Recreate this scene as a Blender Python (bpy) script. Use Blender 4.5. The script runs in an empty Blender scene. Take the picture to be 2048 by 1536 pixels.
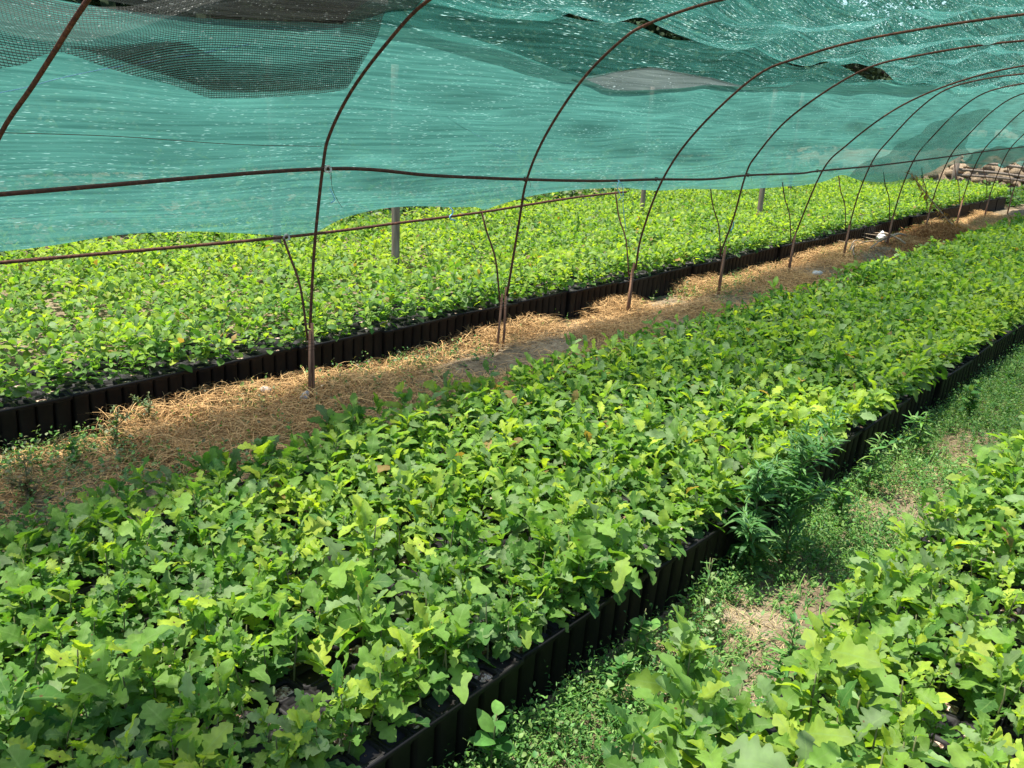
import bpy, math, random
import numpy as np
from mathutils import Matrix, Vector
rng = np.random.default_rng(7); random.seed(7)
scn = bpy.context.scene; COL = scn.collection
PI = math.pi
# ------------------------------------------------------------------ camera
CAM_F = Vector((0.7272, 0.6091, -0.3163)); CAM_R = Vector((0.6560, -0.7525, 0.0581)); CAM_U = Vector((0.2026, 0.2498, 0.9469))
CAM_H = 1.6; FPX = 1738.26
cd = bpy.data.cameras.new('camera'); cam = bpy.data.objects.new('camera', cd); COL.objects.link(cam)
f = CAM_F.normalized(); r = (CAM_R - CAM_R.dot(f)*f).normalized(); u_ = r.cross(f)
cam.matrix_world = Matrix(((r.x, u_.x, -f.x, 0), (r.y, u_.y, -f.y, 0), (r.z, u_.z, -f.z, CAM_H), (0, 0, 0, 1)))
cd.sensor_width = 36; cd.lens = FPX/2048*36; cd.clip_start = .02; cd.clip_end = 600
scn.camera = cam
FV, RV, UV_ = np.array(f), np.array(r), np.array(u_)
def project(P):
    d = np.atleast_2d(P) - np.array([0, 0, CAM_H]); z = d@FV
    zz = np.where(np.abs(z) < 1e-6, 1e-6, z)
    return 1024+FPX*(d@RV)/zz, 768-FPX*(d@UV_)/zz, z
# ------------------------------------------------------------------ sky and sun
SUN = Vector((-.17, .22, .96)).normalized()
w = bpy.data.worlds.new('World'); scn.world = w; w.use_nodes = True
nt = w.node_tree; bg = nt.nodes['Background']; sky = nt.nodes.new('ShaderNodeTexSky'); sky.sky_type = 'NISHITA'; sky.sun_disc = False
sky.sun_elevation = math.asin(SUN.z); sky.sun_rotation = math.atan2(SUN.x, SUN.y)
nt.links.new(sky.outputs[0], bg.inputs[0]); bg.inputs[1].default_value = .15
sl = bpy.data.lights.new('sun', 'SUN'); sl.energy = 5.0; sl.angle = math.radians(.53); sl.color = (1, .95, .87)
so = bpy.data.objects.new('sun', sl); COL.objects.link(so); so.rotation_euler = SUN.to_track_quat('Z', 'Y').to_euler(); so.location = (0, 0, 20)
scn.view_settings.view_transform = 'Standard'; scn.view_settings.look = 'None'; scn.view_settings.exposure = 1.08; scn.view_settings.gamma = 1
scn.render.engine = 'CYCLES'; scn.cycles.transparent_max_bounces = 24
# ------------------------------------------------------------------ helpers
def gz(u):
    u = np.asarray(u, float); a = np.clip(u-4, 0, 10.6)
    return .0008*a*a*(1+0*u)
def qmesh(name, V, Q, mat, col=None, uv=None, smooth=False, parent=None, link=True, mesh_only=False):
    V = np.asarray(V, np.float32).reshape(-1, 3); Q = np.asarray(Q, np.int32)
    k = Q.shape[1]; me = bpy.data.meshes.new(name)
    me.vertices.add(len(V)); me.vertices.foreach_set('co', V.ravel())
    me.loops.add(Q.size); me.loops.foreach_set('vertex_index', Q.ravel())
    me.polygons.add(len(Q)); me.polygons.foreach_set('loop_start', np.arange(0, Q.size, k, dtype=np.int32))
    me.polygons.foreach_set('loop_total', np.full(len(Q), k, np.int32))
    if smooth: me.polygons.foreach_set('use_smooth', np.ones(len(Q), bool))
    me.update(calc_edges=True)
    if col is not None:
        a = me.color_attributes.new('tint', 'FLOAT_COLOR', 'POINT'); c = np.ones((len(V), 4), np.float32); c[:, :3] = col; a.data.foreach_set('color', c.ravel())
    if uv is not None:
        l = me.uv_layers.new(name='UVMap'); l.data.foreach_set('uv', np.asarray(uv, np.float32)[Q.ravel()].ravel())
    me.materials.append(mat)
    if mesh_only: return me
    o = bpy.data.objects.new(name, me); COL.objects.link(o)
    if parent: o.parent = parent
    return o
def empty(name, loc=(0, 0, 0), rz=0):
    o = bpy.data.objects.new(name, None); o.empty_display_size = .1; COL.objects.link(o); o.location = loc; o.rotation_euler = (0, 0, rz); return o
def tag(o, label=None, cat=None, group=None, kind=None):
    if label: o['label'] = label
    if cat: o['category'] = cat
    if group: o['group'] = group
    if kind: o['kind'] = kind
    return o
class MB:
    def __init__(s): s.V = []; s.Q = []; s.n = 0
    def add(s, V, Q): s.V.append(np.asarray(V, float).reshape(-1, 3)); s.Q.append(np.asarray(Q)+s.n); s.n += len(s.V[-1])
    def tube(s, P, rad, sides=7, closed_ends=True):
        P = np.asarray(P, float); n = len(P); rad = np.broadcast_to(np.asarray(rad, float), (n,))
        T = np.gradient(P, axis=0); T /= np.linalg.norm(T, axis=1)[:, None]+1e-9
        ref = np.array([0, 0, 1.]) if abs(T[:, 2]).mean() < .85 else np.array([1., 0, 0])
        A = np.cross(T, ref); A /= np.linalg.norm(A, axis=1)[:, None]+1e-9; B = np.cross(T, A)
        a = np.arange(sides)*2*PI/sides
        V = P[:, None]+rad[:, None, None]*(A[:, None]*np.cos(a)[None, :, None]+B[:, None]*np.sin(a)[None, :, None])
        i = np.arange(n-1)[:, None]*sides; j = np.arange(sides); jn = (j+1) % sides
        Q = np.stack([i+j, i+jn, i+sides+jn, i+sides+j], -1).reshape(-1, 4)
        V = V.reshape(-1, 3)
        if closed_ends:
            m = len(V); V = np.vstack([V, P[0], P[-1]])
            cap = []
            for k in range(0, sides-1, 2):
                cap.append([m, (k+2) % sides, k+1, k]); cap.append([m+1, (n-1)*sides+k, (n-1)*sides+k+1, (n-1)*sides+(k+2) % sides])
            Q = np.vstack([Q, cap])
        s.add(V, Q)
    def box(s, c, d, R=None):
        v = np.array([[x, y, z] for x in (-.5, .5) for y in (-.5, .5) for z in (-.5, .5)])*np.array(d)
        if R is not None: v = v@np.asarray(R).T
        s.add(v+np.array(c), [[0, 1, 3, 2], [4, 6, 7, 5], [0, 4, 5, 1], [2, 3, 7, 6], [0, 2, 6, 4], [1, 5, 7, 3]])
    def build(s, name, mat, parent=None, **k): return qmesh(name, np.vstack(s.V), np.vstack(s.Q), mat, parent=parent, **k)
def vnoise(x, y, seed=0):                    # smooth value noise 0..1
    r_ = np.random.default_rng(seed); T = r_.random((64, 64)); x = np.asarray(x, float); y = np.asarray(y, float)
    xi = np.floor(x).astype(int); yi = np.floor(y).astype(int); fx = x-xi; fy = y-yi; fx = fx*fx*(3-2*fx); fy = fy*fy*(3-2*fy)
    g = lambda a, b: T[a % 64, b % 64]
    return (g(xi, yi)*(1-fx)+g(xi+1, yi)*fx)*(1-fy)+(g(xi, yi+1)*(1-fx)+g(xi+1, yi+1)*fx)*fy
def grid(nx, ny): 
    i, j = np.meshgrid(np.arange(nx-1), np.arange(ny-1), indexing='ij'); a = i*ny+j
    return np.stack([a, a+ny, a+ny+1, a+1], -1).reshape(-1, 4)
def smoothpath(P, n=6):
    P = np.asarray(P, float); Q = [P[0]]
    E_ = np.vstack([2*P[0]-P[1], P, 2*P[-1]-P[-2]])
    for i in range(1, len(E_)-2):
        p0, p1, p2, p3 = E_[i-1:i+3]
        for k in range(1, n+1):
            t = k/n; Q.append(.5*((2*p1)+(p2-p0)*t+(2*p0-5*p1+4*p2-p3)*t*t+(3*p1-p0-3*p2+p3)*t**3))
    return np.array(Q)
# ------------------------------------------------------------------ materials
def newmat(name):
    m = bpy.data.materials.new(name); m.use_nodes = True; nt = m.node_tree
    return m, nt, nt.nodes['Principled BSDF'], nt.nodes['Material Output']
def N(nt, t, **k):
    n = nt.nodes.new(t)
    for a, b in k.items(): setattr(n, a, b)
    return n
def noise_(nt, scale, detail=4, vec=None, rough=.55):
    n = N(nt, 'ShaderNodeTexNoise'); n.inputs['Scale'].default_value = scale; n.inputs['Detail'].default_value = detail; n.inputs['Roughness'].default_value = rough
    if vec is not None: nt.links.new(vec, n.inputs['Vector'])
    return n
def ramp(nt, src, stops):
    rp = N(nt, 'ShaderNodeValToRGB'); e = rp.color_ramp.elements
    while len(e) < len(stops): e.new(.5)
    for i, (p, c) in enumerate(stops): e[i].position = p; e[i].color = (*c, 1) if len(c) == 3 else c
    nt.links.new(src, rp.inputs[0]); return rp
def bump(nt, bs, h, strength, dist=.01):
    b = N(nt, 'ShaderNodeBump'); b.inputs['Strength'].default_value = strength; b.inputs['Distance'].default_value = dist
    nt.links.new(h, b.inputs['Height']); nt.links.new(b.outputs[0], bs.inputs['Normal'])
def simple(name, stops, scale=20, rough=.8, bmp=.4, bd=.005, spec=.3, detail=5, stretch=None, metallic=0):
    m, nt, bs, out = newmat(name); tc = N(nt, 'ShaderNodeTexCoord'); v = tc.outputs['Object']
    if stretch:
        mp = N(nt, 'ShaderNodeMapping'); mp.inputs['Scale'].default_value = stretch; nt.links.new(v, mp.inputs[0]); v = mp.outputs[0]
    n = noise_(nt, scale, detail, v); rp = ramp(nt, n.outputs[0], stops); nt.links.new(rp.outputs[0], bs.inputs['Base Color'])
    bs.inputs['Roughness'].default_value = rough; bs.inputs['Specular IOR Level'].default_value = spec; bs.inputs['Metallic'].default_value = metallic
    if bmp: bump(nt, bs, n.outputs[0], bmp, bd)
    return m
def leafmat(name, trans=.47, rough=.6, spec=.3, vein=True, gain=1.0):
    m, nt, bs, out = newmat(name); L = nt.links
    at = N(nt, 'ShaderNodeAttribute'); at.attribute_name = 'tint'
    c = at.outputs['Color']
    tc = N(nt, 'ShaderNodeTexCoord')
    n = noise_(nt, 38, 3, tc.outputs['Object'])
    hs = N(nt, 'ShaderNodeHueSaturation'); L.new(c, hs.inputs['Color'])
    rg = N(nt, 'ShaderNodeMapRange'); L.new(n.outputs[0], rg.inputs[0]); rg.inputs[1].default_value = .3; rg.inputs[2].default_value = .7; rg.inputs[3].default_value = .8*gain; rg.inputs[4].default_value = 1.25*gain
    L.new(rg.outputs[0], hs.inputs['Value']); c = hs.outputs[0]
    if vein:
        uvn = N(nt, 'ShaderNodeUVMap'); sp = N(nt, 'ShaderNodeSeparateXYZ'); L.new(uvn.outputs[0], sp.inputs[0])
        def M(op, a, b=None):
            q = N(nt, 'ShaderNodeMath', operation=op)
            for i, x in enumerate((a, b)):
                if x is None: continue
                if isinstance(x, (int, float)): q.inputs[i].default_value = x
                else: L.new(x, q.inputs[i])
            return q.outputs[0]
        ay = M('ABSOLUTE', M('SUBTRACT', sp.outputs[1], .5))             # 0 on midrib, .5 at edge
        mid = M('LESS_THAN', ay, .035)
        side = M('FRACT', M('MULTIPLY', M('SUBTRACT', sp.outputs[0], M('MULTIPLY', ay, .42)), 6.0))
        sv = M('LESS_THAN', side, .13)
        vv = M('MAXIMUM', mid, M('MULTIPLY', sv, .45))
        mx = N(nt, 'ShaderNodeMixRGB'); L.new(M('MULTIPLY', vv, .38), mx.inputs[0]); L.new(c, mx.inputs[1]); mx.inputs[2].default_value = (.20, .32, .09, 1); c = mx.outputs[0]
        vo = N(nt, 'ShaderNodeTexVoronoi'); vo.inputs['Scale'].default_value = 55; L.new(tc.outputs['Object'], vo.inputs['Vector']); sc_ = N(nt, 'ShaderNodeSeparateXYZ'); L.new(vo.outputs['Color'], sc_.inputs[0])
        spot = M('MULTIPLY', M('LESS_THAN', vo.outputs['Distance'], .16), M('LESS_THAN', sc_.outputs[0], .10)); m2_ = N(nt, 'ShaderNodeMixRGB'); L.new(spot, m2_.inputs[0]); L.new(c, m2_.inputs[1]); m2_.inputs[2].default_value = (.12, .08, .03, 1); c = m2_.outputs[0]
        bump(nt, bs, vv, .35, .002)
    L.new(c, bs.inputs['Base Color']); bs.inputs['Roughness'].default_value = rough; bs.inputs['Specular IOR Level'].default_value = spec
    tr = N(nt, 'ShaderNodeBsdfTranslucent')
    gm = N(nt, 'ShaderNodeMixRGB', blend_type='MULTIPLY'); gm.inputs[0].default_value = 1; L.new(c, gm.inputs[1]); gm.inputs[2].default_value = (1.7, 1.75, .55, 1); L.new(gm.outputs[0], tr.inputs[0])
    mix = N(nt, 'ShaderNodeMixShader'); mix.inputs[0].default_value = trans; L.new(bs.outputs[0], mix.inputs[1]); L.new(tr.outputs[0], mix.inputs[2]); L.new(mix.outputs[0], out.inputs[0])
    return m
M_LEAF = leafmat('oak_leaf'); M_LEAF_FAR = leafmat('oak_leaf_plain', vein=False); M_WEED = leafmat('weed_leaf', trans=.35, vein=False, rough=.5)
M_STEM = simple('green_stem', [(.3, (.10, .13, .04)), (.7, (.16, .15, .07))], 30)
M_RUST = simple('rusty_iron', [(.25, (.03, .012, .008)), (.5, (.075, .030, .016)), (.75, (.17, .07, .034))], 60, .85, .8, .004)
M_RUSTD = simple('dark_rusty_iron', [(.3, (.025, .013, .009)), (.6, (.07, .028, .015)), (.8, (.14, .06, .03))], 50, .8, .6, .004)
M_STAKE = simple('weathered_stake', [(.25, (.13, .055, .03)), (.55, (.27, .14, .08)), (.8, (.4, .28, .18))], 14, .85, .6, .004, stretch=(3, 3, .5))
M_TIMBER = simple('grey_timber', [(.25, (.10, .075, .055)), (.55, (.2, .16, .12)), (.8, (.31, .26, .2))], 12, .9, .7, .006, stretch=(4, 4, .4))
M_TRAY = simple('black_tray_plastic', [(.35, (.007, .0065, .0065)), (.62, (.013, .012, .011)), (.82, (.045, .037, .028))], 9, .6, .12, .002, spec=.25)
M_TWINE = simple('blue_twine', [(.3, (.12, .35, .5)), (.7, (.3, .6, .75))], 80, .5, .2, .001)
M_WHITE = simple('white_plastic', [(.3, (.62, .62, .6)), (.7, (.82, .82, .8))], 14, .5, .5, .01)
M_GREYPL = simple('pale_grey_stone', [(.3, (.4, .38, .34)), (.7, (.6, .57, .52))], 20, .8, .5, .01)
M_TWIG = simple('dry_twig', [(.3, (.22, .155, .09)), (.7, (.46, .36, .25))], 40, .9, .4, .002)
M_BARK = simple('dark_bark', [(.3, (.03, .024, .018)), (.7, (.08, .065, .05))], 15, .95, .8, .02)
def vertexmat(name, rough=.85, trans=0.2, spec=.2):
    m, nt, bs, out = newmat(name); at = N(nt, 'ShaderNodeAttribute'); at.attribute_name = 'tint'; nt.links.new(at.outputs['Color'], bs.inputs['Base Color'])
    bs.inputs['Roughness'].default_value = rough; bs.inputs['Specular IOR Level'].default_value = spec
    if trans:
        tr = N(nt, 'ShaderNodeBsdfTranslucent'); nt.links.new(at.outputs['Color'], tr.inputs[0]); mix = N(nt, 'ShaderNodeMixShader'); mix.inputs[0].default_value = trans
        nt.links.new(bs.outputs[0], mix.inputs[1]); nt.links.new(tr.outputs[0], mix.inputs[2]); nt.links.new(mix.outputs[0], out.inputs[0])
    return m
M_STRAW = vertexmat('dry_straw'); M_DARKLEAF = vertexmat('dark_tree_leaf', trans=.12)
# potting mix: brown bark compost with pale grit
m, nt, bs, out = newmat('potting_mix'); M_SOILMIX = m
tc = N(nt, 'ShaderNodeTexCoord'); vo = N(nt, 'ShaderNodeTexVoronoi'); vo.inputs['Scale'].default_value = 130; nt.links.new(tc.outputs['Object'], vo.inputs['Vector'])
sp = N(nt, 'ShaderNodeSeparateXYZ'); nt.links.new(vo.outputs['Color'], sp.inputs[0])
rp = ramp(nt, sp.outputs[0], [(.0, (.05, .028, .018)), (.35, (.16, .09, .055)), (.62, (.34, .22, .14)), (.85, (.62, .5, .38))]); nt.links.new(rp.outputs[0], bs.inputs['Base Color'])
bs.inputs['Roughness'].default_value = .9; bump(nt, bs, vo.outputs['Distance'], .9, .006)
# soil
def soilmat(name, stops, green=None):
    m, nt, bs, out = newmat(name); L = nt.links; tc = N(nt, 'ShaderNodeTexCoord'); v = tc.outputs['Object']
    n1 = noise_(nt, 1.7, 6, v); n2 = noise_(nt, 22, 8, v, .7); vo = N(nt, 'ShaderNodeTexVoronoi'); vo.inputs['Scale'].default_value = 45; L.new(v, vo.inputs['Vector'])
    ad = N(nt, 'ShaderNodeMath', operation='ADD'); L.new(n1.outputs[0], ad.inputs[0]); L.new(n2.outputs[0], ad.inputs[1])
    ml = N(nt, 'ShaderNodeMath', operation='MULTIPLY'); L.new(ad.outputs[0], ml.inputs[0]); ml.inputs[1].default_value = .5
    rp = ramp(nt, ml.outputs[0], stops); c = rp.outputs[0]
    L.new(c, bs.inputs['Base Color']); bs.inputs['Roughness'].default_value = .95; bs.inputs['Specular IOR Level'].default_value = .15
    s2 = N(nt, 'ShaderNodeMath', operation='SUBTRACT'); L.new(n2.outputs[0], s2.inputs[0]); m3 = N(nt, 'ShaderNodeMath', operation='MULTIPLY'); L.new(vo.outputs['Distance'], m3.inputs[0]); m3.inputs[1].default_value = .4; L.new(m3.outputs[0], s2.inputs[1])
    bump(nt, bs, s2.outputs[0], .9, .03); return m
M_GROUND = soilmat('dry_soil', [(.36, (.11, .08, .05)), (.5, (.23, .178, .112)), (.62, (.38, .31, .21))])
M_BANK = soilmat('rocky_bank_earth', [(.36, (.10, .075, .045)), (.5, (.22, .165, .10)), (.62, (.38, .30, .20))])
M_HILL = soilmat('dark_scrub', [(.4, (.008, .014, .007)), (.6, (.02, .03, .012))])
# shade net
def netmat(name, base, dark, glint_tint, transp, glint_cut=.66, transl=.62, su=30, sv=170, mesh=False, glint=.25):
    m, nt, bs, out = newmat(name); L = nt.links; uvn = N(nt, 'ShaderNodeUVMap')
    def mp(sx, sy):
        q = N(nt, 'ShaderNodeMapping'); q.inputs['Scale'].default_value = (sx, sy, 1); L.new(uvn.outputs[0], q.inputs[0]); return q.outputs[0]
    def mm(op, a, b, c=None):
        q = N(nt, 'ShaderNodeMath', operation=op)
        for i, x in enumerate((a, b, c)):
            if x is None: continue
            if isinstance(x, (int, float)): q.inputs[i].default_value = x
            else: L.new(x, q.inputs[i])
        return q.outputs[0]
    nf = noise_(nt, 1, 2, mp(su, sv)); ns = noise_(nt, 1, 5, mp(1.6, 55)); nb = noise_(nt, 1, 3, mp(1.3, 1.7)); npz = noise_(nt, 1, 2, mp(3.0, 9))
    rp = ramp(nt, ns.outputs[0], [(.36, dark), (.62, base)])
    cut = mm('SUBTRACT', glint_cut, mm('MULTIPLY', mm('SUBTRACT', npz.outputs[0], .5), .22))
    glint_mask = N(nt, 'ShaderNodeMapRange'); L.new(nf.outputs[0], glint_mask.inputs[0]); L.new(cut, glint_mask.inputs[1]); L.new(mm('ADD', cut, .07), glint_mask.inputs[2])
    mx = N(nt, 'ShaderNodeMixRGB'); L.new(glint_mask.outputs[0], mx.inputs[0]); L.new(rp.outputs[0], mx.inputs[1]); mx.inputs[2].default_value = (*glint_tint, 1)  # pale flecks are sun glints on the net tapes, painted into the base colour
    L.new(mx.outputs[0], bs.inputs['Base Color']); bs.inputs['Roughness'].default_value = .4; bs.inputs['Specular IOR Level'].default_value = glint*2
    bump(nt, bs, nf.outputs[0], .6, .004)
    tr = N(nt, 'ShaderNodeBsdfTranslucent'); L.new(mx.outputs[0], tr.inputs[0])
    m1 = N(nt, 'ShaderNodeMixShader'); m1.inputs[0].default_value = transl; L.new(bs.outputs[0], m1.inputs[1]); L.new(tr.outputs[0], m1.inputs[2])
    tp = N(nt, 'ShaderNodeBsdfTransparent'); m2 = N(nt, 'ShaderNodeMixShader')
    t = mm('ADD', transp, mm('ADD', mm('MULTIPLY', mm('SUBTRACT', nb.outputs[0], .5), .25), mm('MULTIPLY', mm('SUBTRACT', ns.outputs[0], .5), -.35)))
    t = mm('MULTIPLY', t, mm('SUBTRACT', 1, glint_mask.outputs[0]))
    if mesh:
        sp = N(nt, 'ShaderNodeSeparateXYZ'); L.new(uvn.outputs[0], sp.inputs[0])
        wob = mm('MULTIPLY', mm('SUBTRACT', nb.outputs[0], .5), .06)
        th = lambda x, fq, wd: mm('LESS_THAN', mm('FRACT', mm('MULTIPLY', mm('ADD', x, wob), fq), None), wd)
        thr = mm('MAXIMUM', th(sp.outputs[1], 88, .34), mm('MULTIPLY', th(mm('ADD', sp.outputs[0], mm('MULTIPLY', sp.outputs[1], .4)), 95, .22), .7))
        t = mm('MULTIPLY', mm('SUBTRACT', 1, thr), mm('ADD', t, .3))
    cl = N(nt, 'ShaderNodeClamp'); L.new(t, cl.inputs[0]); L.new(cl.outputs[0], m2.inputs[0]); L.new(m1.outputs[0], m2.inputs[1]); L.new(tp.outputs[0], m2.inputs[2]); L.new(m2.outputs[0], out.inputs[0])
    return m
M_NET = netmat('teal_shade_net', (.072, .235, .190), (.042, .155, .128), (.28, .50, .45), .16, glint_cut=.64, su=20, sv=240)
M_NETROOF = netmat('dark_teal_shade_net', (.07, .27, .22), (.025, .13, .105), (.62, .85, .78), .58, glint_cut=.625, su=20, sv=280, glint=.4)
M_NETSTRIP = netmat('dim_teal_shade_net', (.03, .13, .105), (.013, .065, .05), (.5, .75, .68), .42, glint_cut=.65, su=12, sv=240, glint=.4)
M_NETDENSE = netmat('dense_black_net', (.028, .032, .028), (.012, .014, .012), (.3, .33, .3), .2, glint_cut=.68)
M_NETFOLD = netmat('thin_teal_net', (.065, .20, .155), (.036, .125, .10), (.30, .50, .45), .48, glint_cut=.60, su=18, sv=200)
M_NETGREY = netmat('grey_shade_net', (.13, .17, .155), (.09, .125, .115), (.4, .5, .48), .25)
M_NETBLACK = netmat('black_mesh_net', (.062, .064, .058), (.026, .028, .026), (.5, .52, .48), .5, glint_cut=.66, mesh=True, su=60, sv=90)

# ------------------------------------------------------------------ ground, bank, hill
def gheight(X, Y):
    z = gz(X)
    lane = np.clip((Y-2.5)/.25, 0, 1)*np.clip((3.82-Y)/.25, 0, 1)
    z = z + lane*(.05*vnoise(X*2.1, Y*2.6, 1)+.03*vnoise(X*6, Y*6, 2)-.03)
    l2 = np.clip((Y-.55)/.1, 0, 1)*np.clip((1.15-Y)/.1, 0, 1)
    z = z + l2*(.03*vnoise(X*5, Y*6, 3)+.012*vnoise(X*17, Y*17, 5)-.02)
    return z
def terrain(x0, x1, nx, y0, y1, ny):
    xs = np.linspace(x0, x1, nx); ys = np.linspace(y0, y1, ny); X, Y = np.meshgrid(xs, ys, indexing='ij'); return X, Y
xs = np.concatenate([[-400, -120, -40, -15, -6, -3], np.arange(-2, 12, .05), np.arange(12, 26, .15), [28, 32, 40, 60, 120, 400]])
ys = np.concatenate([[-400, -120, -40, -12, -5, -2.5], np.arange(-1.5, .5, .2), np.arange(.5, 1.3, .04), np.arange(1.3, 2.45, .3), np.arange(2.45, 3.9, .045), np.arange(4, 7.4, .4), [8, 9, 11, 14, 20, 40, 120, 400]])
X, Y = np.meshgrid(xs, ys, indexing='ij')
g = qmesh('ground', np.stack([X, Y, gheight(X, Y)], -1), grid(len(xs), len(ys)), M_GROUND, smooth=True); tag(g, 'dry tan soil ground of the nursery between the beds', 'ground', kind='structure')
# bank
xs = np.concatenate([np.arange(-4, 22, .22), np.arange(22, 60, .3)]); n2 = 30
B = []
for i, x in enumerate(xs):
    for k in range(n2):
        t = k/(n2-1)
        y = 7.35+t*3.2 - np.clip(x-19.8, 0, 3.0)*1.22*(1-t*.1)
        h = .72*np.clip(t*2.2, 0, 1)
        h *= .35+.65*np.clip((x-19)/2, 0, 1)
        B.append((x, y, gz(x)-.08+h+.18*(vnoise(x*2.3, y*2.6, 8)-.4)*min(1, t*5)+.09*vnoise(x*6, y*7, 9)*min(1, t*5)))
tag(qmesh('earth_bank', B, grid(len(xs), n2), M_BANK, smooth=False), 'rough tan earth bank behind the far bed', 'bank', kind='structure')
xs = np.linspace(-40, 110, 60); ys = np.linspace(14.5, 90, 26); X, Y = np.meshgrid(xs, ys, indexing='ij')
Z = -.3+np.clip(Y-14.5, 0, 100)*.42+2.2*vnoise(X*.3, Y*.3, 11)
tag(qmesh('hill', np.stack([X, Y, Z], -1), grid(60, 26), M_HILL, smooth=True), 'dark scrub covered hillside rising behind the nursery', 'hill', kind='structure')
xs = np.linspace(48, 140, 30); ys = np.linspace(-30, 16, 20); X, Y = np.meshgrid(xs, ys, indexing='ij'); Z = 1.1+(X-48)*.9+1.5*vnoise(X*.3, Y*.3, 12)
tag(qmesh('hill', np.stack([X, Y, Z], -1), grid(30, 20), M_HILL, smooth=True), 'dark hillside past the far end of the rows', 'hill', kind='structure')

# ------------------------------------------------------------------ leaf templates
def leaf_template(n, lobes=5, wid=.34, depth=.34, fold=.25, droop=.35, seed=0, lance=False):
    r_ = np.random.default_rng(seed); t = np.linspace(0, 1, n)
    if lance: wL = wid*np.sin(PI*t**.9)**.8; wR = wL.copy()
    else:
        base = wid*(np.sin(PI*np.clip(t, 0, 1)**1.35*.93+.0)**.85)
        ph = r_.uniform(0, 6)
        lob = lambda p: 1-depth+depth*np.abs(np.cos(PI*lobes*t+p))**.75
        wL = base*lob(ph)*r_.uniform(.9, 1.1); wR = base*lob(ph+r_.uniform(-.8, .8))
    rn = lambda: 1+.42*(np.interp(t, np.linspace(0, 1, 9), r_.random(9))-.5)*(0 if lance else 1)
    wL = wL*rn(); wR = wR*rn(); wL = np.maximum(wL, .012); wR = np.maximum(wR, .012); wL[-1] = wR[-1] = .05 if not lance else .004
    tw = r_.uniform(-.15, .15); cur = r_.uniform(.6, 1.3)*droop
    z = .18*t-cur*t*t; x = t*(1-.12*cur)
    V = np.zeros((n, 3, 3)); wav = (.05 if not lance else .02)*np.sin(t*11+seed)
    sw = .06*np.sin(t*3+seed)
    V[:, 0] = np.stack([x+.02, wL+sw, z+fold*wL*.8+wav+tw*wL*t], -1); V[:, 1] = np.stack([x, sw, z], -1); V[:, 2] = np.stack([x+.02, -wR+sw, z+fold*wR*.8-wav-tw*wR*t], -1)
    uv = np.zeros((n, 3, 2)); uv[:, :, 0] = t[:, None]; uv[:, 0, 1] = 1; uv[:, 1, 1] = .5; uv[:, 2, 1] = 0
    return V.reshape(-1, 3), grid(n, 3), uv.reshape(-1, 2)
def templates(n, k=15, **kw): return [leaf_template(n, lobes=4.1+.7*(i % 4), wid=.18+.036*(i % 5), depth=.44+.09*(i % 3), fold=.05+.22*(i % 4), droop=.05+.19*((i*3) % 5), seed=i, **kw) for i in range(k)]
T_NEAR, T_MID, T_FAR = templates(29), templates(16), [leaf_template(6, lobes=2.4, wid=.3, depth=.3, seed=i) for i in range(6)]
T_LANCE = [leaf_template(6, wid=.055+.018*i, fold=.3, droop=.2+.15*i, seed=i, lance=True) for i in range(5)]
T_BROAD = [leaf_template(6, wid=.24+.04*i, fold=.2, droop=.2+.1*i, seed=i, lance=True) for i in range(4)]
def leaves(T, pos, az, pitch, roll, size, col):
    """place leaves; returns V,Q,col,uv"""
    pos = np.asarray(pos); n = len(pos); ca, sa, cp, sp_, cr, sr = np.cos(az), np.sin(az), np.cos(pitch), np.sin(pitch), np.cos(roll), np.sin(roll)
    X_ = np.stack([ca*cp, sa*cp, sp_], -1); Y0 = np.stack([-sa, ca, 0*ca], -1); Z0 = np.cross(X_, Y0)
    Y_ = Y0*cr[:, None]+Z0*sr[:, None]; Z_ = np.cross(X_, Y_)
    which = rng.integers(0, len(T), n); Vs, Qs, Cs, Us, off = [], [], [], [], 0
    for k in range(len(T)):
        ix = np.where(which == k)[0]
        if not len(ix): continue
        v, q, uv = T[k]; B_ = np.stack([X_[ix], Y_[ix], Z_[ix]], 1)*size[ix][:, None, None]
        V = np.einsum('vk,nkj->nvj', v, B_)+pos[ix][:, None]; m_ = len(v)
        Q = q[None]+(np.arange(len(ix))*m_)[:, None, None]+off
        Vs.append(V.reshape(-1, 3)); Qs.append(Q.reshape(-1, 4)); Cs.append(np.repeat(col[ix], m_, 0)); Us.append(np.tile(uv, (len(ix), 1))); off += len(ix)*m_
    return np.vstack(Vs), np.vstack(Qs), np.vstack(Cs), np.vstack(Us)
PAL = np.array([(.042, .120, .028), (.068, .168, .032), (.110, .218, .036), (.165, .282, .047), (.270, .370, .042), (.140, .215, .080)])
BROWN = [.007]
def leafcols(tone, n_):                       # tone 0 dark .. 1 yellow, per leaf
    t = np.clip(tone, 0, 1)*4; i = np.clip(t.astype(int), 0, 3); fr = (t-i)[:, None]; c = PAL[i]*(1-fr)+PAL[i+1]*fr
    dusty = rng.random(n_) < .16; c[dusty] = PAL[5]*rng.uniform(.8, 1.5, (dusty.sum(), 1))
    yel = rng.random(n_) < .05; c[yel] = np.array([.33, .42, .045])*rng.uniform(.8, 1.1, (yel.sum(), 1))
    br = rng.random(n_) < BROWN[0]; c[br] = np.array([.30, .20, .07])*rng.uniform(.6, 1.1, (br.sum(), 1))
    return c*rng.uniform(.85, 1.15, (n_, 1))
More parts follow.
